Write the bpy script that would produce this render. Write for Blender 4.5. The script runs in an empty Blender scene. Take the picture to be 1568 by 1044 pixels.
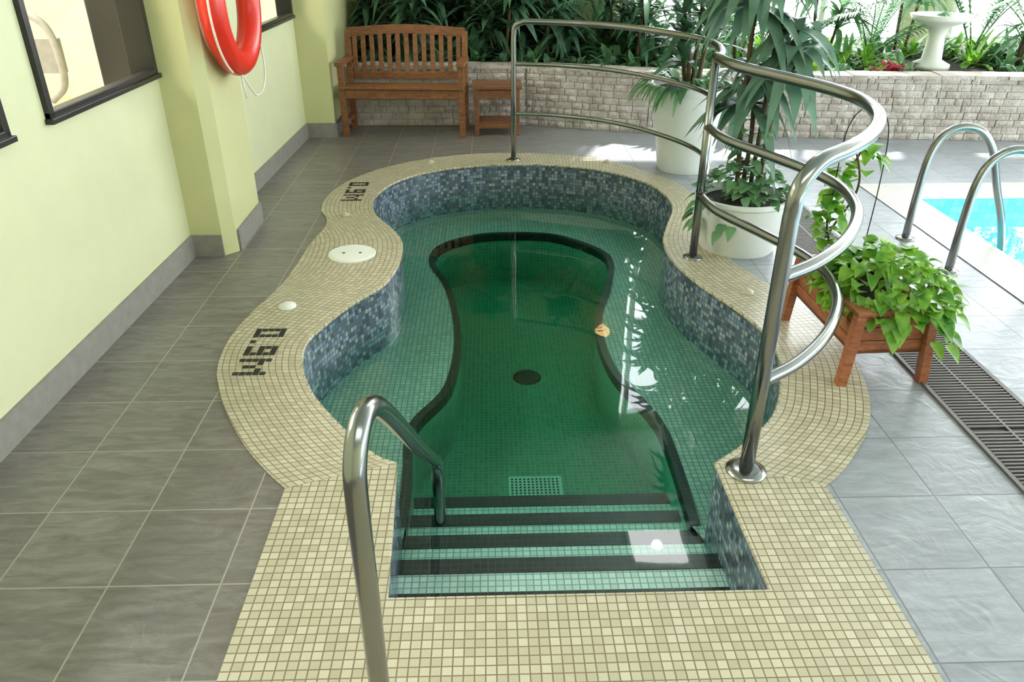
import bpy, math, random
from mathutils import Vector, Matrix, noise
from mathutils.geometry import tessellate_polygon
random.seed(7)
R=random.random
def U(a,b): return random.uniform(a,b)
scene=bpy.context.scene
scene.view_settings.view_transform='Standard'
scene.view_settings.look='None'
# ------------------------------------------------------------ helpers
def col(s):
    s=s.lstrip('#'); o=[]
    for i in (0,2,4):
        v=int(s[i:i+2],16)/255.; o.append(v/12.92 if v<=.04045 else ((v+.055)/1.055)**2.4)
    return (o[0],o[1],o[2],1)
class NT:
    def __init__(s,name):
        s.m=bpy.data.materials.new(name); s.m.use_nodes=True; s.t=s.m.node_tree; s.t.nodes.clear()
        s.out=s.n('ShaderNodeOutputMaterial')
    def n(s,typ,**kw):
        x=s.t.nodes.new(typ)
        for k,v in kw.items():
            if k.startswith('i_'): x.inputs[k[2:].replace('_',' ')].default_value=v
            else: setattr(x,k,v)
        return x
    def l(s,a,b): s.t.links.new(a,b)
def ramp(nt,stops,interp='LINEAR'):
    r=nt.n('ShaderNodeValToRGB'); r.color_ramp.interpolation=interp
    e=r.color_ramp.elements
    while len(e)<len(stops): e.new(.5)
    for i,(p,c) in enumerate(stops): e[i].position=p; e[i].color=c
    return r
def mat_simple(name,c,rough=.5,metal=0,noise_amt=.08,nscale=6,bump=0,bscale=60,coat=0,spec=None):
    nt=NT(name); p=nt.n('ShaderNodeBsdfPrincipled'); nt.l(p.outputs[0],nt.out.inputs[0])
    tc=nt.n('ShaderNodeTexCoord'); nz=nt.n('ShaderNodeTexNoise',i_Scale=nscale,i_Detail=3.)
    nt.l(tc.outputs['Object'],nz.inputs['Vector'])
    a=tuple(max(0,x*(1-noise_amt)) for x in c[:3])+(1,); b=tuple(min(1,x*(1+noise_amt)) for x in c[:3])+(1,)
    r=ramp(nt,[(.3,a),(.7,b)]); nt.l(nz.outputs['Fac'],r.inputs[0]); nt.l(r.outputs[0],p.inputs['Base Color'])
    p.inputs['Roughness'].default_value=rough; p.inputs['Metallic'].default_value=metal
    if spec is not None: p.inputs['Specular IOR Level'].default_value=spec
    if coat: p.inputs['Coat Weight'].default_value=coat
    if bump:
        n2=nt.n('ShaderNodeTexNoise',i_Scale=bscale,i_Detail=4.); nt.l(tc.outputs['Object'],n2.inputs['Vector'])
        bp=nt.n('ShaderNodeBump',i_Strength=bump,i_Distance=.01); nt.l(n2.outputs['Fac'],bp.inputs['Height']); nt.l(bp.outputs[0],p.inputs['Normal'])
    return nt.m
def mat_mosaic(name,stops,grout,size=.027,sizev=None,mortar=.0018,rough=.3,bump=.3,seed=0.):
    sizev=sizev or size
    nt=NT(name); p=nt.n('ShaderNodeBsdfPrincipled',i_Roughness=rough); nt.l(p.outputs[0],nt.out.inputs[0])
    uv=nt.n('ShaderNodeUVMap')
    br=nt.n('ShaderNodeTexBrick',offset=0.,squash=1.); 
    br.inputs['Scale'].default_value=1; br.inputs['Brick Width'].default_value=size; br.inputs['Row Height'].default_value=sizev
    br.inputs['Mortar Size'].default_value=mortar; br.inputs['Mortar Smooth'].default_value=.3
    nt.l(uv.outputs[0],br.inputs['Vector'])
    dv=nt.n('ShaderNodeVectorMath',operation='DIVIDE'); dv.inputs[1].default_value=(size,sizev,1); nt.l(uv.outputs[0],dv.inputs[0])
    fl=nt.n('ShaderNodeVectorMath',operation='FLOOR'); nt.l(dv.outputs[0],fl.inputs[0])
    ad=nt.n('ShaderNodeVectorMath',operation='ADD'); ad.inputs[1].default_value=(seed,seed*2,0); nt.l(fl.outputs[0],ad.inputs[0])
    wn=nt.n('ShaderNodeTexWhiteNoise',noise_dimensions='2D'); nt.l(ad.outputs[0],wn.inputs['Vector'])
    r=ramp(nt,stops,'CONSTANT' if len(stops)>3 else 'LINEAR'); nt.l(wn.outputs['Value'],r.inputs[0])
    mx=nt.n('ShaderNodeMix',data_type='RGBA'); nt.l(br.outputs['Fac'],mx.inputs[0]); nt.l(r.outputs[0],mx.inputs[6]); mx.inputs[7].default_value=grout
    nt.l(mx.outputs[2],p.inputs['Base Color'])
    bp=nt.n('ShaderNodeBump',i_Strength=bump,i_Distance=.002,invert=True); nt.l(br.outputs['Fac'],bp.inputs['Height']); nt.l(bp.outputs[0],p.inputs['Normal'])
    return nt.m
class MB:
    def __init__(s): s.v=[];s.f=[];s.m=[];s.uv={}
    def add(s,vs,fs,m=0):
        o=len(s.v); s.v+= [tuple(v) for v in vs]; s.f+=[tuple(i+o for i in f) for f in fs]; s.m+=[m]*len(fs)
    def box(s,a,b,m=0,M=None):
        x0,y0,z0=a;x1,y1,z1=b
        vs=[Vector(p) for p in [(x0,y0,z0),(x1,y0,z0),(x1,y1,z0),(x0,y1,z0),(x0,y0,z1),(x1,y0,z1),(x1,y1,z1),(x0,y1,z1)]]
        if M: vs=[M@v for v in vs]
        s.add(vs,[(0,3,2,1),(4,5,6,7),(0,1,5,4),(1,2,6,5),(2,3,7,6),(3,0,4,7)],m)
    def beam(s,p,q,w,t,m=0,up=(0,0,1)):
        p=Vector(p);q=Vector(q);d=(q-p).normalized();side=d.cross(Vector(up))
        if side.length<1e-4: side=Vector((1,0,0))
        side.normalize();u=side.cross(d).normalized()
        vs=[]
        for c in (p,q):
            for a,b in ((-1,-1),(1,-1),(1,1),(-1,1)): vs.append(c+side*a*w/2+u*b*t/2)
        s.add(vs,[(0,1,2,3),(7,6,5,4),(0,4,5,1),(1,5,6,2),(2,6,7,3),(3,7,4,0)],m)
    def tube(s,pts,r,n=14,m=0,cap=True,closed=False,r2=None):
        pts=[Vector(p) for p in pts];N=len(pts);vs=[];fs=[]
        prev=None
        for i,p in enumerate(pts):
            if closed: d=(pts[(i+1)%N]-pts[i-1]).normalized()
            else: d=(pts[min(i+1,N-1)]-pts[max(i-1,0)]).normalized()
            if prev is None:
                a=Vector((0,0,1)) if abs(d.z)<.9 else Vector((1,0,0))
                side=d.cross(a).normalized()
            else:
                side=(prev-d*prev.dot(d)).normalized()
            prev=side;u=d.cross(side)
            rr=r[i] if isinstance(r,(list,tuple)) else r
            for k in range(n):
                a=2*math.pi*k/n; vs.append(p+side*math.cos(a)*rr+u*math.sin(a)*(rr if r2 is None else r2))
        for i in range(N if closed else N-1):
            j=(i+1)%N
            for k in range(n):
                k2=(k+1)%n; fs.append((i*n+k,i*n+k2,j*n+k2,j*n+k))
        if cap and not closed:
            fs.append(tuple(range(n-1,-1,-1))); fs.append(tuple((N-1)*n+k for k in range(n)))
        s.add(vs,fs,m)
    def lathe(s,c,prof,n=40,m=0):
        c=Vector(c);vs=[];fs=[]
        for (r,z) in prof:
            for k in range(n):
                a=2*math.pi*k/n; vs.append(c+Vector((r*math.cos(a),r*math.sin(a),z)))
        for i in range(len(prof)-1):
            for k in range(n):
                k2=(k+1)%n; fs.append((i*n+k,i*n+k2,(i+1)*n+k2,(i+1)*n+k))
        s.add(vs,fs,m)
    def leaf(s,b,d,L,W,droop=.5,m=0,n=6,shape='lance',fold=.25,roll=0.):
        b=Vector(b);d=Vector(d).normalized()
        side=d.cross(Vector((0,0,1)))
        if side.length<1e-3: side=Vector((1,0,0))
        side.normalize()
        if roll: side=Matrix.Rotation(roll,3,d)@side
        vs=[];fs=[]
        for i in range(n+1):
            t=i/n
            p=b+d*L*t*(1-.15*droop*t)+Vector((0,0,-droop*L*t*t*.8))
            if shape=='lance': w=W*.5*math.sin(math.pi*min(1,(t*.93+.07))**.75)
            elif shape=='heart': w=W*.5*(math.sin(math.pi*min(1,t**.55))**.8 if 0<t<1 else (.35 if t==0 else 0))
            else: w=W*.5*(1-t)**.5
            w=max(w,.0008)
            up=Vector((0,0,1))*fold*w
            vs+= [p-side*w+up,p,p+side*w+up]
        for i in range(n):
            a=i*3; fs+= [(a,a+1,a+4,a+3),(a+1,a+2,a+5,a+4)]
        s.add(vs,fs,m)
    def obj(s,name,mats,parent=None,smooth=False,uvf=None,shear=None):
        vs=s.v
        if shear: vs=[shear(v) for v in vs]
        me=bpy.data.meshes.new(name); me.from_pydata(vs,[],s.f); me.update()
        if not isinstance(mats,(list,tuple)): mats=[mats]
        for m in mats: me.materials.append(m)
        me.polygons.foreach_set('material_index',s.m)
        if smooth: me.polygons.foreach_set('use_smooth',[True]*len(me.polygons))
        if uvf:
            ul=me.uv_layers.new(name='UVMap')
            for p in me.polygons:
                for li in p.loop_indices:
                    ul.data[li].uv=uvf(me.loops[li].vertex_index,me.vertices[me.loops[li].vertex_index].co,p)
        o=bpy.data.objects.new(name,me); bpy.context.collection.objects.link(o)
        if parent: o.parent=parent
        return o
def empty(name,loc=(0,0,0)):
    e=bpy.data.objects.new(name,None); e.location=loc; e.empty_display_size=.1; bpy.context.collection.objects.link(e); return e
def bevel(o,w=.004,seg=2):
    m=o.modifiers.new('bevel','BEVEL'); m.width=w; m.segments=seg; m.limit_method='ANGLE'; return o
def cr(pts,sub=8,closed=False):
    P=[Vector(p) for p in pts];out=[];N=len(P)
    rng=range(N) if closed else range(N-1)
    for i in rng:
        p0=P[i-1] if (closed or i>0) else P[i]*2-P[i+1]
        p1=P[i];p2=P[(i+1)%N]
        p3=P[(i+2)%N] if (closed or i+2<N) else p2*2-p1
        for k in range(sub):
            t=k/sub
            out.append(.5*((2*p1)+(p2-p0)*t+(2*p0-5*p1+4*p2-p3)*t*t+(3*p1-p0-3*p2+p3)*t**3))
    if not closed: out.append(P[-1].copy())
    return out
def fill(mb,loops,z,m=0):
    L=[[Vector((p[0],p[1],z)) for p in l] for l in loops]
    flat=[p for l in L for p in l]
    tris=tessellate_polygon(L); fs=[]
    for t in tris:
        a,b,c=[flat[i] for i in t]
        fs.append(t if (b-a).cross(c-a).z>0 else (t[0],t[2],t[1]))
    mb.add(flat,fs,m)
def offset(loop,d):
    n=len(loop);o=[]
    area=sum(loop[i-1][0]*loop[i][1]-loop[i][0]*loop[i-1][1] for i in range(n))
    sg=1 if area>0 else -1
    for i in range(n):
        a=Vector(loop[i-1][:2]);b=Vector(loop[(i+1)%n][:2]);t=(b-a)
        if t.length<1e-6: o.append(loop[i]);continue
        t.normalize(); nn=Vector((t.y,-t.x))*sg
        o.append((loop[i][0]+nn.x*d,loop[i][1]+nn.y*d))
    return o
uvXY=lambda i,co,p:(co.x,co.y)
def uvAuto(i,co,p):
    n=p.normal
    if abs(n.z)>.6: return (co.x,co.y)
    if abs(n.x)>abs(n.y): return (co.y,co.z)
    return (co.x,co.z)
# ------------------------------------------------------------ materials
M_cream=mat_mosaic('cream_mosaic',[(0,col('#b0a890')),(.5,col('#bcb49b')),(1,col('#c8c0aa'))],col('#7b7057'),size=.0285,mortar=.0022,rough=.33,seed=3)
M_cream2=mat_mosaic('overlit_cream_mosaic',[(0,col('#c4c2b8')),(.5,col('#cfcdc4')),(1,col('#dad8d0'))],col('#98968c'),size=.0285,mortar=.002,rough=.35,seed=5)  # cream coping made paler: overexposed light put into the tile colour
M_poolwall=mat_mosaic('blue_mix_mosaic',[(0,col('#46525e')),(.2,col('#596878')),(.4,col('#728294')),(.6,col('#8593a3')),(.78,col('#5e686c')),(.9,col('#98a3a9'))],col('#4c575e'),size=.025,mortar=.002,rough=.2,seed=9)
M_green=mat_mosaic('mint_mosaic',[(0,col('#86a198')),(.5,col('#93ada4')),(1,col('#a1b9b0'))],col('#58766e'),size=.026,mortar=.0024,rough=.3)
M_floorgreen=mat_mosaic('deep_green_mosaic',[(0,col('#4b9578')),(.5,col('#55a082')),(1,col('#60aa8c'))],col('#86bfa8'),size=.026,mortar=.002,rough=.3)
M_black=mat_mosaic('black_nosing_mosaic',[(0,col('#0e1213')),(.5,col('#15191a')),(1,col('#1f2526'))],col('#2c3636'),size=.026,mortar=.0022,rough=.3)
M_aqua=mat_mosaic('aqua_pool_mosaic',[(0,col('#6fd0da')),(.5,col('#7fdae2')),(1,col('#90e2e8'))],col('#62c4d0'),size=.05,mortar=.002,rough=.3)
M_steel=mat_simple('brushed_stainless',col('#959595'),rough=.2,metal=1,noise_amt=.04)
M_wallY=mat_simple('pale_lime_paint',col('#d0d1aa'),rough=.6,noise_amt=.02,bump=.05)
M_pillar=mat_simple('lime_pillar_paint',col('#cac996'),rough=.55,noise_amt=.02,bump=.05)
M_back=mat_simple('shade_tinted_wall',col('#82865a'),rough=.8,noise_amt=.1)  # yellow wall darkened to olive: shade of the plants put into the colour
M_base=mat_simple('grey_skirting_tile',col('#8c8781'),rough=.5,noise_amt=.1,nscale=20)
M_frame=mat_simple('black_window_frame',col('#23211f'),rough=.35)
M_ceil=mat_simple('ceiling_paint',col('#bcbdb4'),rough=.8,noise_amt=.02)
M_white=mat_simple('white_plastic',col('#e6e8e0'),rough=.35,noise_amt=.02)
M_beige=mat_simple('beige_plastic',col('#b9b09a'),rough=.4,noise_amt=.02)
M_potw=mat_simple('white_pot_glaze',col('#e4e7e4'),rough=.4,noise_amt=.03)
M_soil=mat_simple('soil',col('#2c2219'),rough=.95,noise_amt=.4,nscale=30,bump=.6)
M_red=mat_simple('lifebuoy_red',col('#dd2f1c'),rough=.3,noise_amt=.04)
M_rope=mat_simple('white_rope',col('#e9e4d8'),rough=.8)
M_dark=mat_simple('dark_rubber',col('#17171a'),rough=.5)
M_gymfloor=mat_simple('gym_floor',col('#ddd6ba'),rough=.5)
M_gymwall=mat_simple('gym_wall',col('#e8e6cc'),rough=.7)
def mat_wood(name,a,b):
    nt=NT(name);p=nt.n('ShaderNodeBsdfPrincipled',i_Roughness=.42);nt.l(p.outputs[0],nt.out.inputs[0])
    tc=nt.n('ShaderNodeTexCoord');mp=nt.n('ShaderNodeMapping');mp.inputs['Scale'].default_value=(3,3,14)
    nt.l(tc.outputs['Object'],mp.inputs[0]);nz=nt.n('ShaderNodeTexNoise',i_Scale=4.,i_Detail=6.,i_Distortion=1.2);nt.l(mp.outputs[0],nz.inputs['Vector'])
    r=ramp(nt,[(.3,a),(.7,b)]);nt.l(nz.outputs['Fac'],r.inputs[0]);nt.l(r.outputs[0],p.inputs['Base Color']);return nt.m
M_wood=mat_wood('oiled_teak',col('#6a4128'),col('#92603d'))
M_wood2=mat_wood('cedar_planter',col('#86492f'),col('#ae6e4a'))
def mat_leaf(name,a,b,tr=.35,sc=5.):
    nt=NT(name);tc=nt.n('ShaderNodeTexCoord');nz=nt.n('ShaderNodeTexNoise',i_Scale=sc,i_Detail=2.);nt.l(tc.outputs['Object'],nz.inputs['Vector'])
    r=ramp(nt,[(.35,a),(.65,b)]);nt.l(nz.outputs['Fac'],r.inputs[0])
    p=nt.n('ShaderNodeBsdfPrincipled',i_Roughness=.35);nt.l(r.outputs[0],p.inputs['Base Color'])
    t=nt.n('ShaderNodeBsdfTranslucent');nt.l(r.outputs[0],t.inputs[0])
    mx=nt.n('ShaderNodeMixShader');mx.inputs[0].default_value=tr;nt.l(p.outputs[0],mx.inputs[1]);nt.l(t.outputs[0],mx.inputs[2]);nt.l(mx.outputs[0],nt.out.inputs[0]);return nt.m
L_dark=mat_leaf('leaf_dark_green',col('#385843'),col('#64906f'))
L_mid=mat_leaf('leaf_mid_green',col('#4a7a52'),col('#84ae7c'))
L_pot=mat_leaf('leaf_grey_green',col('#4a6e58'),col('#7b9c86'))
L_lime=mat_leaf('leaf_pothos_green',col('#4f8f2c'),col('#9cc84e'),tr=.4,sc=14.)
L_red=mat_leaf('leaf_red',col('#9c1f3a'),col('#d04860'))
M_stem=mat_simple('plant_cane',col('#5a4a32'),rough=.8,noise_amt=.2,nscale=30)
def mat_floor():
    nt=NT('slate_floor_tile');p=nt.n('ShaderNodeBsdfPrincipled');nt.l(p.outputs[0],nt.out.inputs[0])
    tc=nt.n('ShaderNodeTexCoord');mp=nt.n('ShaderNodeMapping');mp.inputs['Location'].default_value=(.80+.325*20,-1.675+.33*20,0)
    nt.l(tc.outputs['Object'],mp.inputs[0])
    br=nt.n('ShaderNodeTexBrick',offset=0.,squash=1.);br.inputs['Scale'].default_value=1;br.inputs['Brick Width'].default_value=.325;br.inputs['Row Height'].default_value=.33
    br.inputs['Mortar Size'].default_value=.003;br.inputs['Mortar Smooth'].default_value=.2;nt.l(mp.outputs[0],br.inputs['Vector'])
    dv=nt.n('ShaderNodeVectorMath',operation='DIVIDE');dv.inputs[1].default_value=(.325,.33,1);nt.l(mp.outputs[0],dv.inputs[0])
    fl=nt.n('ShaderNodeVectorMath',operation='FLOOR');nt.l(dv.outputs[0],fl.inputs[0])
    wn=nt.n('ShaderNodeTexWhiteNoise',noise_dimensions='2D');nt.l(fl.outputs[0],wn.inputs['Vector'])
    ad=nt.n('ShaderNodeVectorMath',operation='ADD');sc=nt.n('ShaderNodeVectorMath',operation='SCALE');sc.inputs['Scale'].default_value=7.
    nt.l(wn.outputs['Color'],sc.inputs[0]);nt.l(sc.outputs[0],ad.inputs[0]);nt.l(tc.outputs['Object'],ad.inputs[1])
    m2=nt.n('ShaderNodeMapping');m2.inputs['Scale'].default_value=(1.3,5.5,1);m2.inputs['Rotation'].default_value=(0,0,.25);nt.l(ad.outputs[0],m2.inputs[0])
    nz=nt.n('ShaderNodeTexNoise',i_Scale=5.,i_Detail=9.,i_Roughness=.65,i_Distortion=.8);nt.l(m2.outputs[0],nz.inputs['Vector'])
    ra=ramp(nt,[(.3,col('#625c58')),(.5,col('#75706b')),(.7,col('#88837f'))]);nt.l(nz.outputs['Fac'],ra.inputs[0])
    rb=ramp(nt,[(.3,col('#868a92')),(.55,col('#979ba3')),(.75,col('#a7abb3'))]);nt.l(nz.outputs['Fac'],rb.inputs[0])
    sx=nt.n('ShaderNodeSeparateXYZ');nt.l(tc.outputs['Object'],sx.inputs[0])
    mr=nt.n('ShaderNodeMapRange');mr.inputs[1].default_value=.0;mr.inputs[2].default_value=1.2;nt.l(sx.outputs[0],mr.inputs[0])  # bluer slate to the right, with daylight's tint put into the colour
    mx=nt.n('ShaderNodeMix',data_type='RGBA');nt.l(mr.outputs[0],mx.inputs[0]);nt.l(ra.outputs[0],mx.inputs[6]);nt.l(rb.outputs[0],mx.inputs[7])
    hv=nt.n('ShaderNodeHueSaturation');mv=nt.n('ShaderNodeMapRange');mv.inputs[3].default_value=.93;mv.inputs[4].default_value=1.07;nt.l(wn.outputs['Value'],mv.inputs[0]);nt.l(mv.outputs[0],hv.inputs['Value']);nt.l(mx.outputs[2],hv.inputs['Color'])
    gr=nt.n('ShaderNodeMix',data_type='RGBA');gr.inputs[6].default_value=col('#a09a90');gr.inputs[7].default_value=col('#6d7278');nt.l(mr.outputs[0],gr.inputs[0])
    m3=nt.n('ShaderNodeMix',data_type='RGBA');nt.l(br.outputs['Fac'],m3.inputs[0]);nt.l(hv.outputs[0],m3.inputs[6]);nt.l(gr.outputs[2],m3.inputs[7]);nt.l(m3.outputs[2],p.inputs['Base Color'])
    p.inputs['Roughness'].default_value=.32
    n3=nt.n('ShaderNodeTexNoise',i_Scale=9.,i_Detail=5.,i_Distortion=1.5);nt.l(ad.outputs[0],n3.inputs['Vector'])
    sb=nt.n('ShaderNodeMath',operation='SUBTRACT');nt.l(n3.outputs['Fac'],sb.inputs[0]);nt.l(br.outputs['Fac'],sb.inputs[1])
    bp=nt.n('ShaderNodeBump',i_Strength=.5,i_Distance=.007);nt.l(sb.outputs[0],bp.inputs['Height']);nt.l(bp.outputs[0],p.inputs['Normal'])
    return nt.m
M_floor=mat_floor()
def mat_stone():
    nt=NT('split_face_stone');p=nt.n('ShaderNodeBsdfPrincipled',i_Roughness=.85);nt.l(p.outputs[0],nt.out.inputs[0])
    tc=nt.n('ShaderNodeTexCoord');nz=nt.n('ShaderNodeTexNoise',i_Scale=7.,i_Detail=6.);nt.l(tc.outputs['Object'],nz.inputs['Vector'])
    r=ramp(nt,[(.3,col('#a99d96')),(.5,col('#bfb5ae')),(.7,col('#d6cec9'))]);nt.l(nz.outputs['Fac'],r.inputs[0]);nt.l(r.outputs[0],p.inputs['Base Color'])
    n2=nt.n('ShaderNodeTexNoise',i_Scale=35.,i_Detail=6.);nt.l(tc.outputs['Object'],n2.inputs['Vector'])
    bp=nt.n('ShaderNodeBump',i_Strength=.8,i_Distance=.02);nt.l(n2.outputs['Fac'],bp.inputs['Height']);nt.l(bp.outputs[0],p.inputs['Normal']);return nt.m
M_stone=mat_stone()
M_mortar=mat_simple('stone_mortar',col('#8f867d'),rough=.95)
def mat_water(name,absc,dens,wav=.02,wsc=2.5):
    nt=NT(name);fr=nt.n('ShaderNodeFresnel',i_IOR=1.45);ge=nt.n('ShaderNodeNewGeometry')
    tc=nt.n('ShaderNodeTexCoord');nz=nt.n('ShaderNodeTexNoise',i_Scale=wsc,i_Detail=2.);nt.l(tc.outputs['Object'],nz.inputs['Vector'])
    bp=nt.n('ShaderNodeBump',i_Strength=wav,i_Distance=.05);nt.l(nz.outputs['Fac'],bp.inputs['Height'])
    nt.l(bp.outputs[0],fr.inputs['Normal'])
    inv=nt.n('ShaderNodeMath',operation='SUBTRACT');inv.inputs[0].default_value=1;nt.l(ge.outputs['Backfacing'],inv.inputs[1])
    mu=nt.n('ShaderNodeMath',operation='MULTIPLY');nt.l(fr.outputs[0],mu.inputs[0]);nt.l(inv.outputs[0],mu.inputs[1])
    gl=nt.n('ShaderNodeBsdfGlossy',i_Roughness=.02);nt.l(bp.outputs[0],gl.inputs['Normal']);tr=nt.n('ShaderNodeBsdfTransparent')
    mx=nt.n('ShaderNodeMixShader');nt.l(mu.outputs[0],mx.inputs[0]);nt.l(tr.outputs[0],mx.inputs[1]);nt.l(gl.outputs[0],mx.inputs[2]);nt.l(mx.outputs[0],nt.out.inputs[0])
    if dens>0:
        va=nt.n('ShaderNodeVolumeAbsorption',i_Density=dens);va.inputs['Color'].default_value=absc;nt.l(va.outputs[0],nt.out.inputs['Volume'])
    return nt.m
M_water=mat_water('spa_water',(.10,.64,.52,1),1.75)
# ------------------------------------------------------------ plan curves
PAIRS=[((-.35,2.23),(-.71,2.10)),((-.43,2.28),(-.80,2.2)),((-.55,2.42),(-.92,2.36)),((-.69,2.62),(-1.06,2.60)),((-.77,2.77),(-1.14,2.78)),((-.83,2.94),(-1.19,2.95)),((-.85,3.14),(-1.21,3.19)),((-.79,3.34),(-1.18,3.45)),((-.70,3.55),(-1.13,3.68)),((-.57,3.78),(-1.10,3.87)),
((-.52,4.08),(-1.09,4.07)),((-.54,4.40),(-1.07,4.42)),((-.63,4.64),(-1.04,4.66)),((-.73,4.83),(-1.06,4.82)),((-.79,5.01),(-1.13,5.02)),((-.80,5.29),(-1.13,5.33)),((-.70,5.60),(-1.02,5.69)),((-.50,5.84),(-.77,6.03)),((-.22,5.99),(-.37,6.30)),((.15,6.06),(.08,6.39)),
((.56,6.01),(.56,6.33)),((.90,5.84),(.96,6.13)),((1.15,5.54),(1.3,5.66)),((1.23,5.23),(1.42,5.3)),((1.22,4.95),(1.45,4.95)),((1.12,4.64),(1.40,4.66)),((1.04,4.36),(1.36,4.36)),((1.03,4.06),(1.36,4.05)),((1.10,3.74),(1.43,3.82)),((1.20,3.47),(1.51,3.55)),((1.27,3.21),(1.58,3.24)),((1.27,2.96),(1.585,2.9)),((1.20,2.72),(1.52,2.61)),((1.11,2.52),(1.43,2.41)),((.99,2.37),(1.33,2.27)),((.88,2.27),(1.22,2.14)),((.79,2.20),(1.13,2.06))]
inn=cr([(a[0],a[1],0) for a,b in PAIRS],6); out_=cr([(b[0],b[1],0) for a,b in PAIRS],6)
inner_loop=[(p.x,p.y) for p in inn]+[(.79,1.9),(.79,1.60),(.25,1.60),(-.31,1.60),(-.33,1.9)]
outer_loop=[(p.x,p.y) for p in out_]+[(1.13,-.6),(-.71,-.6)]
ZW=-.2; ZB=-.36; ZF=-.72
# ------------------------------------------------------------ floor
mb=MB()
sp_hole=offset(inner_loop,.06)
pool_hole=[(2.90,-1.5),(9.2,-1.5),(9.2,5.18),(2.90,5.18)]
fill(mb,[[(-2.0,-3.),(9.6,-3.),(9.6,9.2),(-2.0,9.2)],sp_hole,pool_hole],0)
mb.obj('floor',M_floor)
cop=empty('spa_coping')
mb=MB();uvs=[];K=5;n=len(inn);s=0
for i in range(n):
    if i: s+=.5*((inn[i]-inn[i-1]).length+(out_[i]-out_[i-1]).length)
    w=(out_[i]-inn[i]).length
    for k in range(K+1):
        t=k/K;p=inn[i].lerp(out_[i],t);mb.v.append((p.x,p.y,.005));uvs.append((s,t*w+.002))
for i in range(n-1):
    for k in range(K):
        a=i*(K+1)+k;mb.f.append((a,a+1,a+K+2,a+K+1));mb.m.append(0)
o=mb.obj('coping_ring',M_cream,cop,uvf=lambda i,co,p:uvs[i])
me=o.data
if me.polygons[0].normal.z<0: me.flip_normals()
mb=MB()
fill(mb,[[(-.71,2.10),(-.71,-.6),(1.13,-.6),(1.13,2.06),(.79,2.20),(.79,1.6),(-.31,1.6),(-.35,2.23)]],.005)
mb.obj('coping_entry',M_cream,cop,uvf=uvXY)
mb=MB()
ol=outer_loop
vs=[];fs=[]
for i,p in enumerate(ol): vs+=[(p[0],p[1],.005),(p[0],p[1],-.002)]
for i in range(len(ol)):
    j=(i+1)%len(ol);fs.append((2*i,2*j,2*j+1,2*i+1))
mb.add(vs,fs);mb.obj('coping_edge',M_base,cop)
mb=MB();mb.tube([(p[0],p[1],-.002) for p in inner_loop],.0085,n=8,closed=True)
mb.obj('coping_bullnose',M_cream,cop,smooth=True,uvf=uvXY)
# spa shell
spa=empty('spa_tub')
mb=MB();uvd=[];s=0;N=len(inner_loop)
for i in range(N+1):
    p=inner_loop[i%N];q=inner_loop[i-1]
    if i: s+=math.hypot(p[0]-q[0],p[1]-q[1])
    mb.v+=[(p[0],p[1],.004),(p[0],p[1],-.8)];uvd+=[(s,0),(s,-.8)]
for i in range(N): mb.f.append((2*i,2*i+1,2*i+3,2*i+2));mb.m.append(0)
mb.obj('tub_wall',M_poolwall,spa,uvf=lambda i,co,p:uvd[i])
BE=[(-.345,2.30),(-.35,2.6),(-.36,2.98),(-.21,3.33),(-.18,3.89),(-.26,4.50),(-.39,4.94),(-.34,5.24),(-.10,5.43),(.18,5.47),(.48,5.41),(.74,5.14),(.80,4.90),(.72,4.47),(.62,4.11),(.59,3.78),(.62,3.43),(.72,3.12),(.76,2.95),(.77,2.70),(.765,2.45),(.76,2.28)]
be=cr([(a,b,0) for a,b in BE],6)
bel=[(p.x,p.y) for p in be]
mb=MB()
poly=[(p.x,p.y) for p in inn]+list(reversed(bel))
fill(mb,[poly],ZB)
mb.obj('bench_seat',M_green,spa,uvf=uvXY)
mb=MB();vs=[];fs=[]
ribs=[]
for i,p in enumerate(be):
    a=be[max(i-1,0)];b=be[min(i+1,len(be)-1)];t=(b-a).normalized();nn=Vector((-t.y,t.x,0))
    ribs.append((p-nn*.004,p+nn*.036))
for a,b in ribs: vs+=[(a.x,a.y,ZB+.004),(b.x,b.y,ZB+.004),(a.x,a.y,ZB-.05)]
for i in range(len(ribs)-1):
    fs+=[(3*i,3*i+3,3*i+4,3*i+1),(3*i,3*i+2,3*i+5,3*i+3)]
mb.add(vs,fs);mb.obj('bench_nosing',M_black,spa,uvf=uvAuto)
mb=MB();vs=[];fs=[];ud=[];s=0
for i,p in enumerate(be):
    if i:s+=(be[i]-be[i-1]).length
    vs+=[(p.x,p.y,ZB),(p.x,p.y,ZF-.02)];ud+=[(s,0),(s,-.4)]
for i in range(len(be)-1): fs.append((2*i,2*i+1,2*i+3,2*i+2))
mb.add(vs,fs);mb.obj('bench_riser',M_floorgreen,spa,uvf=lambda i,co,p:ud[i])
mb=MB();fill(mb,[offset(inner_loop,.01)],ZF);mb.obj('tub_floor',M_floorgreen,spa,uvf=uvXY)
mb=MB();yy=[1.59,2.05,2.27,2.49,2.71];zz=[-.29,-.38,-.47,-.56]
M_step=mat_mosaic('step_mosaic',[(0,col('#c0d0ca')),(.5,col('#cbdad4')),(1,col('#d6e2de'))],col('#7d9c92'),size=.026,mortar=.0024,rough=.3)
for i in range(4):
    x0,x1=-.36,.80
    mb.box((x0,yy[i],ZF-.02),(x1,yy[i+1],zz[i]),0)
    mb.box((x0,yy[i+1]-.066,zz[i]-.03),(x1,yy[i+1]+.004,zz[i]+.004),1)
mb.box((x0,1.595,-.31),(x1,1.895,-.286),1)
mb.obj('entry_steps',[M_step,M_black],spa,uvf=uvAuto)
mb=MB();mb.lathe((.205,4.0,ZF),[(.0,.012),(.07,.012),(.085,.004),(.085,0)],32);mb.obj('main_drain',M_dark,spa,smooth=True)
mb=MB();
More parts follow.
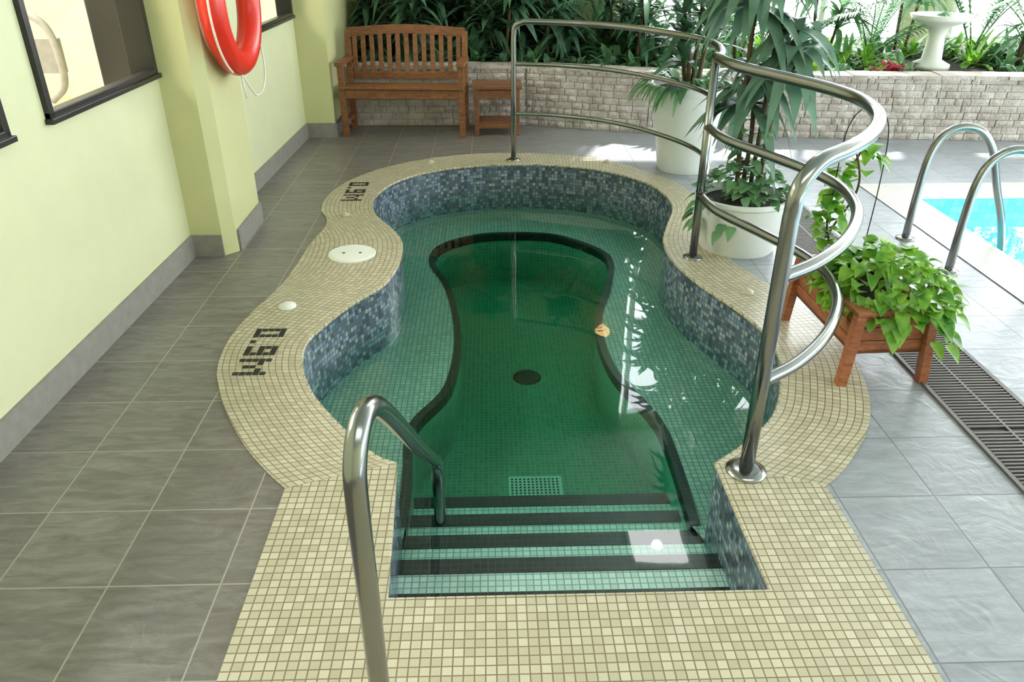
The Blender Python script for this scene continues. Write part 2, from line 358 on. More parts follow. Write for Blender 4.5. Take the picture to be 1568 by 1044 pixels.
mb.box((.07,2.82,ZF),(.33,3.05,ZF+.006),0)
for i in range(12):
    for j in range(10):
        mb.box((.082+i*.02,2.832+j*.021,ZF+.006),(.092+i*.02,2.842+j*.021,ZF+.008),1)
mb.obj('suction_grate',[mat_simple('grate_pale',col('#cfe6dc')),M_dark],spa)
mb=MB();mb.box((.08,5.455,ZB-.26),(.30,5.475,ZB-.08),0);mb.obj('riser_grate',mat_simple('grate_pale2',col('#7aa896')),spa)
# water
mb=MB();wl=offset(inner_loop,.012);fill(mb,[wl],ZW);nv=len(wl)
mb.add([(p[0],p[1],ZW) for p in wl]+[(p[0],p[1],-.79) for p in wl],[(i,i+nv,(i+1)%nv+nv,(i+1)%nv) for i in range(nv)])
fill(mb,[wl],-.79)
o=mb.obj('spa_water',M_water)
import bmesh
bm=bmesh.new();bm.from_mesh(o.data);bmesh.ops.remove_doubles(bm,verts=bm.verts,dist=1e-5);bmesh.ops.recalc_face_normals(bm,faces=bm.faces);bm.to_mesh(o.data);bm.free()
def disc(name,c,r,mat,holes=True):
    mb=MB();mb.lathe(c,[(0,.010),(r*.86,.010),(r*.88,.006),(r*.92,.006),(r*.94,.010),(r,.006),(r,0)],40)
    if holes:
        for sx in (-.35,.35): mb.lathe((c[0]+sx*r,c[1]-.02*r,c[2]+.0102),[(0,.0012),(r*.07,.001)],10,1)
    return mb.obj(name,[mat,M_dark],smooth=False)
disc('skimmer_lid',(-.80,4.20,.005),.135,M_white)
for c,r,mt in (((-1.02,3.52,.005),.045,M_white),((-.95,4.88,.005),.032,M_beige),((1.32,3.62,.005),.035,M_beige),((.93,6.08,.005),.03,M_beige),((-.47,6.12,.005),.03,M_beige)):
    e=MB();e.lathe(c,[(0,.022),(r*.4,.02),(r*.7,.012),(r,.006),(r,0)],24);e.obj('deck_jet_cap',mt,smooth=True)
G={'M':['10001','11011','10101','10101','10001'],'0':['111','101','101','101','111'],'9':['111','101','111','001','111'],'.':['0','0','0','0','1']}
def marker(name,ch,cx,cy):
    mb=MB();s=.0285
    y=cy
    for c in ch:
        for r,row in enumerate(G[c]):
            for q,b in enumerate(row):
                if b=='1':
                    x0=cx+(2-r)*s;y0=y-q*s
                    mb.box((x0+.0015,y0-s+.0015,.0045),(x0+s-.0015,y0-.0015,.0065))
        y-=(len(G[c][0])+1)*s
    mb.obj(name,M_dark)
marker('depth_marker','0.9M',-1.05,3.28)
marker('depth_marker','0.9M',-.97,5.60)
# ------------------------------------------------------------ left wall
sh=lambda v:(v[0]+.0333*(v[1]-2.3),v[1],v[2])
XW=-1.77;CZ=4.2
mb=MB()
def wbox(y0,y1,z0,z1): mb.box((XW-.10,y0,z0),(XW,y1,z1))
wins=[(1.3,2.88),(3.15,4.19),(5.95,6.93)]
zb,zt=1.0,2.2
wbox(-3,7.2,0,zb);wbox(-3,7.2,zt,CZ)
ys=[-3]+[y for w in wins for y in w]+[7.2]
for i in range(0,len(ys),2): wbox(ys[i],ys[i+1],zb,zt)
mb.obj('wall_left',M_wallY,shear=sh)
for i,(a,b) in enumerate(wins):
    f=MB();t=.035
    x0,x1=XW-.03,XW+.022
    f.box((x0,a,zb),(x1,b,zb+t));f.box((x0,a,zt-t),(x1,b,zt));f.box((XW-.105,a,zb),(x1,a+t,zt));f.box((XW-.105,b-t,zb),(x1,b,zt))
    f.box((x0,a-.01,zb-.01),(x1+.012,b+.01,zb+.012))
    f.box((XW-.10,a,zb),(x0,b,zb+.008))
    o=f.obj('window_%d'%(i+1),M_frame,shear=sh);bevel(o,.003)
def prism(name,pts,z0,z1,mat,parent=None):
    m=MB();n=len(pts);m.add([(p[0],p[1],z0) for p in pts]+[(p[0],p[1],z1) for p in pts],[(i,(i+1)%n,(i+1)%n+n,i+n) for i in range(n)]+[tuple(range(n-1,-1,-1)),tuple(range(n,2*n))])
    return m.obj(name,mat,parent)
prism('wall_pillar_column',[(-1.72,4.22),(-1.53,4.22),(-1.47,4.28),(-1.47,4.80),(-1.70,4.80)],0,CZ,M_pillar)
prism('wall_pillar_column',[(-1.64,6.98),(-1.36,6.98),(-1.36,9.0),(-1.64,9.0)],0,CZ,M_pillar)
bh=.125
m=MB();m.box((XW,-3,0),(XW+.014,4.21,bh));m.box((XW,4.8,0),(XW+.014,6.97,bh));o=m.obj('baseboard_left',M_base,shear=sh)
m=MB();m.box((-1.70,4.206,0),(-1.53,4.219,bh));m.box((-1.469,4.30,0),(-1.456,4.80,bh));m.box((-1.61,6.966,0),(-1.36,6.979,bh));m.box((-1.359,6.98,0),(-1.347,7.40,bh));m.obj('baseboard_pillars',M_base)
m=MB();m.box((-5.5,-1,-.02),(-2.02,9,0.001));m.obj('gym_floor',M_gymfloor)
m=MB();m.box((-5.6,-1,0),(-5.5,9,3));m.box((-5.6,8.9,0),(-1.95,9,3));m.box((-5.6,-1.1,0),(-1.95,-1,3));m.obj('wall_gym',M_gymwall)
m=MB();m.box((-5.6,-1.1,3.),(-2.0,9,3.1));m.obj('ceiling_gym',M_ceil)
m=MB();m.box((-2.50,5.3,0),(-1.92,5.75,2.1));m.box((-2.49,5.28,.05),(-2.21,5.3,2.05));m.box((-2.19,5.28,.05),(-1.93,5.3,2.05));o=m.obj('gym_locker',M_frame);bevel(o,.01)
ex=empty('elliptical_trainer')
dx=.27
m=MB()
m.box((-3.35+dx,4.9,.0),(-3.25+dx,6.2,.08));m.box((-2.85+dx,4.4,0),(-2.78+dx,5.2,.08));m.box((-3.3+dx,4.5,.05),(-2.82+dx,5.2,.12));m.obj('trainer_base',M_dark,ex)
m=MB()
c_=-2.74
m.tube(cr([(c_-.02,5.1,.05),(c_-.02,5.1,.6),(c_-.14,5.05,.80),(c_-.18,5.0,1.0),(c_-.14,5.0,1.18),(c_,5.0,1.22),(c_+.12,5.0,1.15),(c_+.16,5.0,.98),(c_+.12,5.05,.80),(c_,5.1,.7)],6),.022)
m.box((c_-.12,5.12,.86),(c_+.10,5.18,1.06));m.obj('trainer_handles',M_base,ex,smooth=False)
# ceiling / other walls
m=MB();m.box((-2.,-3.,CZ),(9.6,9.2,CZ+.1));m.obj('ceiling',M_ceil)
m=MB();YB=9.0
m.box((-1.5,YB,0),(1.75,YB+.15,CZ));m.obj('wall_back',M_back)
m=MB()
m.box((1.75,YB,0),(9.6,YB+.15,.50));m.box((4.55,YB,.50),(5.05,YB+.15,CZ));m.box((1.75,YB,4.0),(9.6,YB+.15,CZ));m.box((7.6,YB,.50),(8.0,YB+.15,CZ))
m.obj('wall_back',M_wallY)
m=MB();m.box((-1.95,-3.1,0),(9.6,-3.0,CZ));m.obj('wall_front',M_wallY)
m=MB()
for x in (1.8,2.7,3.6,4.49,5.05,5.95,6.8,7.54,8.0,8.8): m.box((x,YB+.02,.50),(x+.06,YB+.1,4.0))
for z in (.50,2.5,3.94): m.box((1.8,YB+.03,z),(9.6,YB+.09,z+.06))
m.obj('window_4',M_white)
m=MB();m.box((9.5,-3,0),(9.6,9.2,.7));m.box((9.5,-3,2.9),(9.6,9.2,CZ))
for y in (-3,-.6,1.8,4.2,6.6,8.9): m.box((9.5,y,.7),(9.6,y+.2,2.9))
m.obj('wall_right',M_wallY)
# ------------------------------------------------------------ stone planter wall
SW=[(-1.34,7.43),(.35,7.40),(1.42,7.04),(2.61,6.87),(4.67,6.67),(9.4,6.3)]
m=MB();Hs=.53;rows=9;rh=Hs/rows
segs=[]
for i in range(len(SW)-1):
    a=Vector((*SW[i],0));b=Vector((*SW[i+1],0));segs.append((a,b,(b-a).length))
for a,b,L in segs:
    t=(b-a)/L;nn=Vector((t.y,-t.x,0))
    c=[a,b,b-nn*.2,a-nn*.2]
    m.add([(p.x,p.y,0) for p in c]+[(p.x,p.y,Hs-.008) for p in c],[(0,1,5,4),(1,2,6,5),(2,3,7,6),(3,0,4,7),(4,5,6,7)],1)
    for r in range(rows):
        x=-U(0,.08)
        while x<L:
            w=U(.06,.17);x0=max(x,0);x1=min(x+w,L)
            if x1-x0>.02:
                d=U(.006,.026);z0=r*rh+.002;z1=(r+1)*rh-.002
                P=a+t*(x0+.003);Q=a+t*(x1-.003)
                nx,nz=3,2;g=[]
                for iz in range(nz+1):
                    for ix in range(nx+1):
                        q=P.lerp(Q,ix/nx);edge=(ix in(0,nx)) or (iz in (0,nz))
                        dd=d*.55 if edge else d*U(.9,1.4)
                        g.append((q.x+nn.x*dd,q.y+nn.y*dd,z0+(z1-z0)*iz/nz))
                fs=[]
                for iz in range(nz):
                    for ix in range(nx):
                        k0=iz*(nx+1)+ix;fs.append((k0,k0+1,k0+nx+2,k0+nx+1))
                o0=len(g);B0=P-nn*.02;B1=Q-nn*.02
                g+=[(B0.x,B0.y,z0),(B1.x,B1.y,z0),(B1.x,B1.y,z1),(B0.x,B0.y,z1)]
                tl=nz*(nx+1)
                fs+=[(o0,o0+1)+tuple(range(nx,-1,-1)), tuple(range(tl,tl+nx+1))+(o0+2,o0+3),
                     (o0,0,nx+1,tl,o0+3),(nx,o0+1,o0+2,tl+nx,2*nx+1)]
                m.add(g,fs,0)
            x+=w
    x=0
    while x<L:
        w=U(.15,.3);P=a+t*(x+.002)+nn*U(.01,.03);Q=a+t*min(x+w-.002,L)+nn*U(.01,.03)
        c=[P,Q,a+t*min(x+w-.002,L)-nn*.22,a+t*(x+.002)-nn*.22];h1=Hs+U(.0,.012)
        m.add([(p.x,p.y,Hs-.02) for p in c]+[(p.x,p.y,h1) for p in c],[(0,1,5,4),(1,2,6,5),(2,3,7,6),(3,0,4,7),(4,5,6,7)],0)
        x+=w
m.obj('stone_planter_wall',[M_stone,M_mortar])
m=MB();fill(m,[[(-1.34,7.66)]+[(x,y+.23) for x,y in SW[1:]]+[(9.4,8.99),(-1.34,8.99)]],.47);m.obj('planter_soil',M_soil)
# ------------------------------------------------------------ rails
rl=empty('spa_guard_railing')
S1=cr([(.19,6.17,0),(.45,6.12,0),(.75,5.98,0),(1.0,5.76,0),(1.18,5.5,0),(1.32,5.2,0),(1.37,4.92,0),(1.32,4.6,0),(1.21,4.32,0),(1.15,4.10,0)],6)
S2=cr([(1.15,4.10,0),(1.18,3.82,0),(1.30,3.52,0),(1.40,3.25,0),(1.43,3.03,0),(1.39,2.8,0),(1.30,2.6,0),(1.18,2.42,0),(1.03,2.26,0),(.88,2.15,0)],6)
def at(S,z): return [Vector((p.x,p.y,z)) for p in S]
def flange(m,x,y,r=.055,z=.005): m.lathe((x,y,z),[(0,.014),(r*.6,.014),(r,.006),(r,0)],28)
m=MB()
T=1.04
m.tube([(.19,6.17,0),(.19,6.17,.5),(.19,6.17,T-.1)]+cr([(.19,6.17,T-.1),(.205,6.168,T-.03),(.27,6.16,T)],5)[1:]+at(S1,T)[5:],.021,m=0)
m.tube([(1.15,4.10,0),(1.15,4.10,1.09)],.022);
m.tube(at(S2,1.09)[:-8]+cr([at(S2,1.09)[-8],Vector((.95,2.195,1.08)),Vector((.89,2.152,1.02)),Vector((.88,2.15,.93))],6)+[Vector((.88,2.15,.5)),Vector((.88,2.15,0))],.0255,n=18)
for z in (.37,.74):
    m.tube(at(S1,z),.016);m.tube(at(S2,z),.0225)
flange(m,.19,6.17);flange(m,1.15,4.10);flange(m,.88,2.15,.07)
m.obj('railing_tubes',M_steel,rl,smooth=True)
m=MB()
m.tube(cr([(-.27,1.20,0),(-.27,1.20,.35),(-.27,1.20,.68),(-.268,1.215,.78),(-.26,1.27,.835),(-.25,1.35,.82),(-.245,1.46,.735),(-.238,1.67,.54),(-.230,1.98,.25),(-.225,2.32,-.05),(-.223,2.40,-.115),(-.222,2.44,-.18),(-.222,2.45,-.27),(-.222,2.45,-.47)],8),.0235,n=18)
flange(m,-.27,1.20,.06)
m.obj('entry_handrail',M_steel,smooth=True)
ld=empty('pool_ladder_rails')
for y in (4.37,3.87):
    m=MB();m.tube(cr([(2.51,y,0),(2.515,y,.3),(2.53,y,.50),(2.58,y,.62),(2.68,y,.67),(2.80,y,.64),(2.90,y,.52),(2.98,y,.32),(3.08,y,.08),(3.14,y,-.2),(3.15,y,-.7)],7),.022)
    flange(m,2.51,y,.055,0.0);m.obj('ladder_rail',M_steel,ld,smooth=True)
m=MB()
for z in (-.3,-.6): m.box((3.1,3.87,z-.015),(3.2,4.37,z+.015))
m.obj('ladder_tread',M_steel,ld)
# ------------------------------------------------------------ second pool
pl=empty('swimming_pool')
px0,py1=2.97,5.10
m=MB();fill(m,[[(2.68,-2.98),(px0,-2.98),(px0,py1),(9.3,py1),(9.3,5.46),(2.68,5.46)]],.005);m.obj('pool_coping',M_cream2,pl,uvf=uvXY)
m=MB();
m.add([(px0,-2.9,.005),(px0,py1,.005),(px0,py1,-1.2),(px0,-2.9,-1.2)],[(0,1,2,3)]);m.add([(px0,py1,.005),(9.2,py1,.005),(9.2,py1,-1.2),(px0,py1,-1.2)],[(0,1,2,3)])
m.add([(9.2,py1,.005),(9.2,-2.9,.005),(9.2,-2.9,-1.2),(9.2,py1,-1.2)],[(0,1,2,3)]);m.add([(px0,-2.9,-1),(9.2,-2.9,-1),(9.2,py1,-1),(px0,py1,-1)],[(0,1,2,3)])
m.obj('pool_shell',M_aqua,pl,uvf=uvAuto)
m=MB();m.add([(px0,-2.9,-.1),(9.2,-2.9,-.1),(9.2,py1,-.1),(px0,py1,-.1)],[(0,1,2,3)]);m.obj('pool_water',mat_water('pool_water_surface',(.3,.85,.9,1),0.,wav=.08),pl)
m=MB();m.box((1.785,.2,.001),(2.105,5.0,.003),1)
y=.2
while y<5.0:
    if abs(y-2.37)>.012: m.box((1.80,y,.003),(2.09,y+.009,.010),0)
    y+=.021
m.box((1.78,.2,.0),(1.797,5.0,.011),0);m.box((2.093,.2,.0),(2.11,5.0,.011),0);m.box((1.94,.2,.003),(1.95,5.0,.0105),0)
m.obj('deck_drain_grate',[mat_simple('grate_grey',col('#5f5957'),rough=.5),M_dark])
# ------------------------------------------------------------ bench
bn=empty('garden_bench',(-1.30,6.99,0));bn.rotation_euler=(0,0,-.075)
m=MB();W=1.09;D=.36;leg=.05
for x in (0,W-leg):
    m.box((x,0,0),(x+leg,leg,.60))
    m.beam((x+leg/2,D,.0),(x+leg/2,D,.42),leg,leg,up=(0,1,0));m.beam((x+leg/2,D-.0,.40),(x+leg/2,D+.05,.84),leg,.045,up=(0,1,0))
    m.box((x-.01,-.03,.60),(x+leg+.01,D+.03,.632))
    m.box((x+.01,leg,.34),(x+leg-.01,D,.40));m.box((x+.012,leg,.10),(x+leg-.012,D,.14))
m.box((leg,.005,.33),(W-leg,.03,.405))
for i in range(5):
    y=-.015+i*.075;m.box((.005,y,.41-.006*i),(W-.005,y+.064,.432-.006*i))
m.box((leg,D,.44),(W-leg,D+.03,.50))
for i in range(13):
    a=i/12
    zt_=.80+.03*math.sin(math.pi*a)
    x=leg+.03+(W-2*leg-.06)*a
    m.beam((x,D+.012,.49),(x,D+.05,zt_),.042,.016,up=(0,1,0))
N=12
for i in range(N):
    a0=i/N;a1=(i+1)/N;x0=leg*.5+(W-leg)*a0;x1=leg*.5+(W-leg)*a1
    z0=.825+.03*math.sin(math.pi*a0);z1=.825+.03*math.sin(math.pi*a1)
    m.beam((x0,D+.05,z0),(x1+.002,D+.05,z1),.03,.075)
o=m.obj('bench_frame',M_wood,bn);bevel(o,.004)
sd=empty('wooden_side_table',(-.13,7.00,0))
m=MB();w,d=.40,.30
for x in (0,w-.04):
    for y in (0,d-.04): m.box((x,y,0),(x+.04,y+.04,.40))
for i in range(4): m.box((-.02,-.01+i*.082,.40),(w+.02,-.01+i*.082+.07,.425))
m.box((.0,.01,.32),(w,.03,.385));m.box((0,d-.03,.32),(w,d-.01,.385));m.box((0,.005,.06),(w,.035,.10));m.box((0,d-.035,.06),(w,d-.005,.10))
for i in range(4): m.box((.0,.02+i*.07,.10),(w,.07+i*.07,.115))
o=m.obj('table_frame',M_wood,sd);bevel(o,.003)
# ------------------------------------------------------------ lifebuoy
lb=empty('lifebuoy_ring',(-1.385,4.60,1.33))
m=MB();Rm=.33
m.tube([(0,Rm*math.cos(a),Rm*math.sin(a)) for a in [2*math.pi*i/56 for i in range(56)]],.068,n=20,closed=True)
m.obj('buoy_ring',M_red,lb,smooth=True)
m=MB()
bands=[math.radians(q) for q in (30,90,150)]
for a0 in bands:
    m.tube([(0,Rm*math.cos(a0+t),Rm*math.sin(a0+t)) for t in [-.09,-.045,0,.045,.09]],.072,n=20,cap=False)
for a0,a1 in ((30,90),(90,150),(150,240),(300,390)):
    pts=[]
    for i in range(15):
        t=i/14;a=math.radians(a0+(a1-a0)*t);rr=Rm+.076+.012*math.sin(math.pi*t);pts.append((.012,rr*math.cos(a),rr*math.sin(a)))
    m.tube(pts,.006,n=8)
m.obj('buoy_bands',M_rope,lb,smooth=True)
m=MB();m.tube(cr([(.03,-.1,-.38),(.05,-.05,-.46),(.05,.06,-.52),(.05,.22,-.50),(.04,.33,-.40),(.03,.34,-.25)],8),.005,n=8)
m.tube(cr([(.03,-.12,-.38),(.04,-.14,-.43),(.04,-.12,-.50)],6),.005,n=8)
m.obj('buoy_rope',M_rope,lb,smooth=True)
m=MB();m.tube([(-.08,0,.30),(.0,0,.30),(.0,0,.25)],.012,n=8);m.box((-.083,-.04,.2),(-.07,.04,.4));m.obj('buoy_hook',M_steel,lb)
# ------------------------------------------------------------ pots
def pot(name,c,r0,r1,h):
    e=empty(name,c);m=MB()
    m.lathe((0,0,0),[(0,0),(r0*.96,0),(r0,.012),(r0+(r1-r0)*.9,h*.9),(r1,h*.9),(r1+.008,h*.93),(r1+.008,h),(r1-.012,h),(r1-.02,h-.05),(0,h-.05)],56)
    o=m.obj('pot_body',M_potw,e,smooth=True);o.modifiers.new('e','EDGE_SPLIT').split_angle=.6
    m=MB();m.lathe((0,0,0),[(0,h-.035),(r1-.03,h-.045)],32);m.obj('pot_soil',M_soil,e);return e
pA=pot('potted_dracaena',(1.50,5.92,0),.20,.29,.64)
pB=pot('potted_corn_plant',(1.45,4.28,0),.215,.255,.32)
def rosette(m,c,n,L,W,el0=-.2,el1=1.2,droop=.7,mi=0):
    for i in range(n):
        a=U(0,6.283);e=U(el0,el1)
        m.leaf(c,(math.cos(a)*math.cos(e),math.sin(a)*math.cos(e),math.sin(e)),L*U(.7,1.1),W*U(.8,1.1),droop*U(.6,1.2),mi,n=7)
def cane(m,p,q,r=.014,mi=1):
    m.tube(cr([p,((p[0]+q[0])/2+U(-.03,.03),(p[1]+q[1])/2+U(-.03,.03),(p[2]+q[2])/2),q],4),r,n=8,m=mi)
m=MB()
for (dx,dy,z) in ((0,0,1.75),(.12,.06,1.5),(-.1,.05,1.3),(.06,-.1,1.12),(-.08,-.06,1.0)):
    cane(m,(dx*.4,dy*.4,.58),(dx,dy,z),.016)
    for k in range(3): rosette(m,(dx,dy,z-k*.1),13,.40,.065,.0,1.2,.6)
m.obj('dracaena_foliage',[L_dark,M_stem],pA,smooth=True)
m=MB()
for i in range(50):
    a=U(0,6.28);m.leaf((.15*math.cos(a),.15*math.sin(a),.64),(math.cos(a),math.sin(a),U(.5,1.6)),U(.2,.30),.055,.7,0)
for i in range(24):
    a=U(2.6,4.4);m.leaf((.31*math.cos(a),.31*math.sin(a),.645),(math.cos(a),math.sin(a),U(.0,.5)),U(.12,.22),.045,1.1,0)
m.obj('fern_underplanting',L_mid,pA,smooth=True)
m=MB()
for (dx,dy,z) in ((.08,.05,1.75),(-.06,.06,1.5),(.14,-.05,1.2),(.0,.1,1.0)):
    cane(m,(dx*.5,dy*.5,.28),(dx,dy,z),.013)
    for k in range(3): rosette(m,(dx,dy,z-k*.1),13,.39,.095,-.4,1.0,1.0)
m.obj('corn_plant_foliage',[L_pot,M_stem],pB,smooth=True)
def pothos(m,c,n,rx,ry,rz,size=.075,mi=0,dz=.0):
    for i in range(n):
        a=U(0,6.283);q=U(0,1)**.5;h=(1-q*q)
        p=(c[0]+rx*q*math.cos(a),c[1]+ry*q*math.sin(a),c[2]+rz*h*U(.4,1)-dz*q*q*R())
        e=U(-.5,.7)
        m.leaf(p,(math.cos(a+U(-.8,.8))*math.cos(e),math.sin(a+U(-.8,.8))*math.cos(e),math.sin(e)),size*U(.7,1.25),size*U(.7,1.0),U(.2,.9),mi,n=6,shape='heart',roll=U(-.5,.5))
m=MB();pothos(m,(0,0,.34),130,.24,.23,.2,.075,0,.03)
for i in range(12):
    a=U(2.6,4.6);m.leaf((.27*math.cos(a),.27*math.sin(a),.30-U(0,.15)),(math.cos(a),math.sin(a),-.4),.08,.06,.6,0,shape='heart')
for i in range(60):
    z=U(.3,.75);a=U(0,6.28);m.leaf((.05*math.cos(a),.05*math.sin(a),z),(math.cos(a),math.sin(a),U(-.2,.5)),.09,.06,.6,0,shape='heart')
m.obj('trailing_pothos',L_mid,pB,smooth=True)
wp=empty('wooden_planter_box',(1.60,3.02,0));wp.rotation_euler=(0,0,.05)
m=MB();w,d=.15,.29
for z in (.14,.20,.26): m.box((-w,-d,z),(w,-d+.02,z+.057));m.box((-w,d-.02,z),(w,d,z+.057));m.box((-w,-d,z),(-w+.02,d,z+.057));m.box((w-.02,-d,z),(w,d,z+.057))
m.box((-w,-d,.14),(w,d,.16))
m.box((-w-.02,-d-.02,.317),(w+.02,-d+.03,.335));m.box((-w-.02,d-.03,.317),(w+.02,d+.02,.335));m.box((-w-.02,-d+.03,.317),(-w+.03,d-.03,.335));m.box((w-.03,-d+.03,.317),(w+.02,d-.03,.335))
for sx in (-1,1):
    for sy in (-1,1):
        m.beam((sx*(w+.025),sy*(d+.01),0.0),(sx*(w-.0),sy*(d-.0),.315),.04,.04,up=(0,1,0))
o=m.obj('planter_body',M_wood2,wp);bevel(o,.003)
m=MB();m.box((-w+.02,-d+.02,.2),(w-.02,d-.02,.30));m.obj('planter_earth',M_soil,wp)
m=MB();pothos(m,(.07,-.05,.335),370,.26,.31,.18,.07,0,.06)
for i in range(26):
    a=U(-2.0,.9);q=U(.25,.33);m.leaf((.07+q*math.cos(a),-.07+q*math.sin(a),.34-U(0,.13)),(math.cos(a),math.sin(a),-.3),.075,.06,.6,0,shape='heart')
for i in range(90):
    t=R();z=.4+t*.5;m.leaf((-.06+.05*math.sin(z*9)+U(-.05,.05),.2+.05*math.cos(z*9)+U(-.05,.05),z),(U(-1,1),U(-1,1),U(-.3,.6)),U(.06,.09),U(.05,.065),.6,0,shape='heart')
m.obj('pothos_foliage',L_lime,wp,smooth=True)
m=MB();m.tube(cr([(-.10,.2,.28),(-.11,.2,.7),(-.10,.2,.95),(-.02,.2,1.03),(.07,.2,.95),(.09,.2,.7),(.08,.2,.28)],6),.0025,n=6)
for k in range(2): m.tube(cr([(-.06+.05*math.sin(z*9+k*2),.2+.05*math.cos(z*9+k*2),z) for z in (.28,.4,.5,.6,.7,.8,.9)],4),.005,n=6,m=1)
m.obj('wire_trellis',[M_dark,M_stem],wp,smooth=True)
# ------------------------------------------------------------ planter bed vegetation
def wally(x):
    for (x0,y0),(x1,y1) in zip(SW,SW[1:]):
        if x0<=x<=x1: return y0+(y1-y0)*(x-x0)/(x1-x0)
    return 7.4
def clampv(v):
    x,y,z=v; x=max(x,-1.33);y=min(y,8.96)
    if z<.56: y=max(y,wally(x)+.02)
    return (x,y,z)
def dracaena(x,y,z0,hs,mat,L=.5,W=.06,n=12):
    m=MB()
    for h in hs:
        dx,dy=U(-.15,.15),U(-.12,.12);cane(m,(x+dx*.4,y+dy*.4,z0-.02),(x+dx,y+dy,z0+h),.015)
        for k in range(3): rosette(m,(x+dx,y+dy,z0+h-k*.1),n,L,W,-.2,1.2,.7)
    return m.obj('dracaena_plant',[mat,M_stem],smooth=True,shear=clampv)
def palm(x,y,z0,n,Lf,mat,hmin=.7):
    m=MB()
    for i in range(n):
        a=U(0,6.283);e=U(hmin,1.45);d=Vector((math.cos(a)*math.cos(e),math.sin(a)*math.cos(e),math.sin(e)));L=Lf*U(.7,1.1)
        P=[Vector((x,y,z0))+d*L*t+Vector((0,0,-.45*L*t*t*math.cos(e)))+Vector((math.cos(a),math.sin(a),0))*.25*L*t*t for t in [k/10 for k in range(11)]]
        m.tube(P,[.009*(1-.07*k) for k in range(11)],n=6,m=0)
        for k in range(22,100,3):
            t=k/100*10;j=min(int(t),9);p=P[j].lerp(P[j+1],t-j);dd=(P[j+1]-P[j]).normalized();sd_=dd.cross(Vector((0,0,1))).normalized()
            for s_ in (-1,1):
                m.leaf(p,dd*.8+sd_*s_+Vector((0,0,.15)),(.32*(1-abs(k/100-.55)))*U(.8,1.1),.03,.5,0,n=3)
    return m.obj('areca_palm',mat,smooth=True,shear=clampv)
def lily(x,y,z0,n,L,W,mat,name='peace_lily',el=(.3,1.35)):
    m=MB()
    for i in range(n):
        a=U(0,6.283);e=U(*el);m.leaf((x+U(-.06,.06),y+U(-.06,.06),z0),(math.cos(a)*math.cos(e),math.sin(a)*math.cos(e),math.sin(e)),L*U(.5,1.1),W*U(.7,1.1),U(.3,.8),0,n=7)
    return m.obj(name,mat,smooth=True,shear=clampv)
for row,(dy,L) in enumerate(((.34,.34),(.62,.55),(.95,.75),(1.25,.9))):
    x=-1.15+.1*row
    while x<1.9:
        lily(x+U(-.05,.05),min(wally(x)+dy,8.75)+U(-.05,.05),.46,30,L,.05+.055*L*1.3,L_dark if R()<.5 else L_mid);x+=.25
for x,y,hs in ((-1.0,8.3,(.5,.9,1.4)),(-.6,8.2,(.6,1.1,.4)),(-.1,8.35,(.5,.8,1.5)),(.35,8.2,(.5,1.0,.7)),(.8,8.4,(.6,.9,1.6)),(1.25,8.2,(.7,1.2,.4)),(-.8,7.95,(.35,.6)),(.1,7.95,(.4,.7)),(.6,7.9,(.35,.6)),(1.4,7.7,(.4,.65))):
    dracaena(x,y,.46,hs,L_dark,.5,.07,15)
for x,y,hs in ((1.9,7.7,(.4,.7)),(2.6,8.3,(.5,.8)),(3.3,8.1,(.8,.5)),(4.2,8.3,(.7,2.0)),(5.0,7.6,(.4,.8)),(2.3,7.5,(.4,.6)),(5.7,8.0,(.6,1.1,1.6))):
    dracaena(x,y,.46,hs,L_mid,.5,.06,9)
for x,y,lf in ((.3,8.5,1.8),(-.6,8.55,1.3)): palm(x,y,.46,13,lf,L_dark)
for x,y,lf in ((2.35,8.2,1.1),(3.1,8.4,1.5),(3.8,8.1,1.1),(4.9,8.2,1.9),(5.6,8.2,1.8)): palm(x,y,.46,9,lf,L_mid)
for row,(dy,L) in enumerate(((.36,.30),(.70,.42),(1.1,.55),(1.5,.65))):
    x=1.95+.1*row
    while x<6.2:
        if abs(x-4.2)>.35 or row>2: lily(x,wally(x)+dy+U(-.05,.08),.46,20,L,.06,L_mid if R()<.5 else L_lime,'foliage_shrub')
        x+=.25
lily(3.62,7.14,.47,46,.32,.05,L_red,'bromeliad')
lily(5.3,7.1,.47,24,.30,.05,L_red,'bromeliad')
m=MB();m.lathe((4.15,7.55,.47),[(0,0),(.17,0),(.17,.04),(.09,.08),(.07,.28),(.09,.36),(.24,.42),(.27,.47),(.25,.47),(.20,.44),(0,.43)],40);m.obj('birdbath_pedestal',M_white,smooth=True)
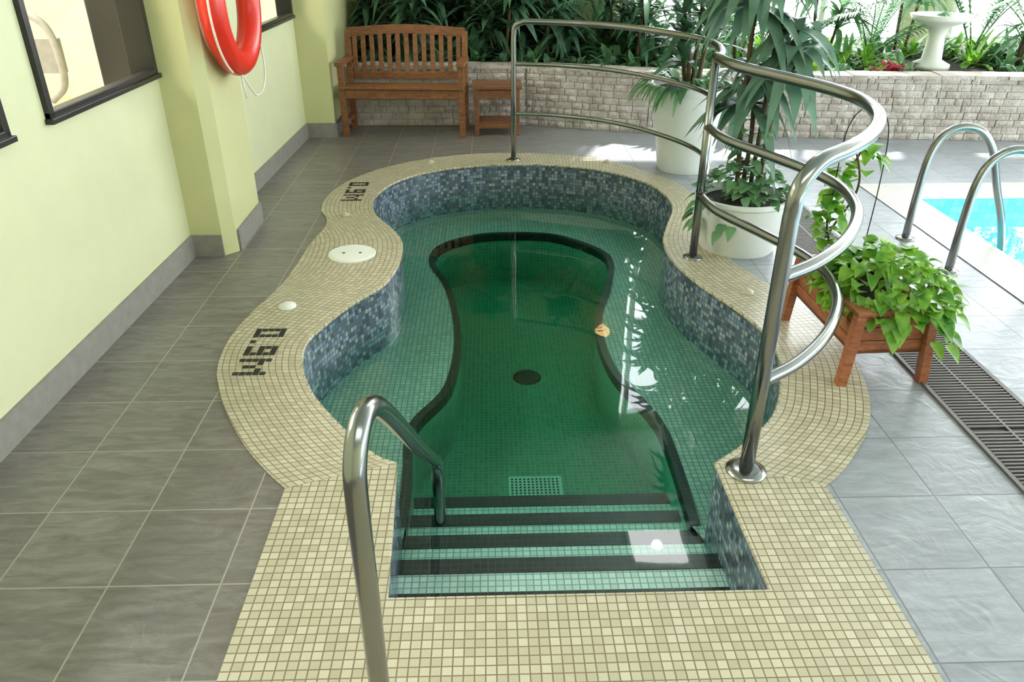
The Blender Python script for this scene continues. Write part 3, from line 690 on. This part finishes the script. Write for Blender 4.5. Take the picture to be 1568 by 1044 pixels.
# ------------------------------------------------------------ lamps
def emis(name,c,s):
    nt=NT(name);e=nt.n('ShaderNodeEmission');e.inputs[0].default_value=c;e.inputs[1].default_value=s;nt.l(e.outputs[0],nt.out.inputs[0]);return nt.m
ws=empty('wall_sconce',(1.42,8.97,2.56))
m=MB();m.lathe((0,-.13,0),[(.001,-.10),(.05,-.085),(.085,-.045),(.095,.0),(.085,.045),(.05,.085),(.001,.10)],24);m.obj('sconce_shade',emis('warm_lamp',(1,.58,.2,1),10),ws,smooth=True)
m=MB();m.box((-.03,-.05,-.03),(.03,.03,.03));m.obj('sconce_plate',M_frame,ws)
cl=empty('ceiling_panel_light',(1.85,6.6,CZ-.04))
m=MB();m.box((-.34,-.3,.0),(.34,.3,.04));m.obj('panel_housing',M_white,cl)
m=MB();m.box((-.3,-.26,-.006),(.3,.26,.0));m.obj('panel_diffuser',emis('panel_glow',(1,1,1,1),14),cl)
m=MB();m.lathe((0,0,-.05),[(0,-.0),(.05,.01),(.06,.044)],20);m.obj('panel_bulb',emis('bulb_glow',(1,1,.95,1),80),cl)
def area(name,loc,rot,sx,sy,e,c=(1,1,1)):
    l=bpy.data.lights.new(name,'AREA');l.shape='RECTANGLE';l.size=sx;l.size_y=sy;l.energy=e;l.color=c
    o=bpy.data.objects.new(name,l);o.location=loc;o.rotation_euler=rot;bpy.context.collection.objects.link(o);return o
area('overhead_fill_light',(1.5,-.6,4.1),(0,0,0),4,1.6,80,(1,.98,.97))  # added fill lamp, no known fixture; set clear of the water reflections
area('gym_ceiling_light',(-3.8,4.0,2.95),(0,0,0),1.6,4,400,(1,.99,.95))
sl=bpy.data.lights.new('sun','SUN');sl.energy=12;sl.angle=.02;sl.color=(1,.98,.93)
so=bpy.data.objects.new('sun',sl);bpy.context.collection.objects.link(so)
so.rotation_euler=Vector((-.25,-.64,-.85)).to_track_quat('-Z','Y').to_euler()
w=bpy.data.worlds.new('daylight');scene.world=w;w.use_nodes=True
bg=w.node_tree.nodes['Background'];bg.inputs[0].default_value=(.90,.945,1,1);bg.inputs[1].default_value=13.0
scene.view_settings.exposure=-.08
# ------------------------------------------------------------ camera
f=1190.;H=645.
cd=bpy.data.cameras.new('camera');cd.sensor_width=36;cd.lens=f/1568*36;co=bpy.data.objects.new('camera',cd);bpy.context.collection.objects.link(co)
co.location=(0,0,1.7);co.rotation_euler=(math.pi/2-math.atan(H/f),0,-math.radians(1.65));scene.camera=co
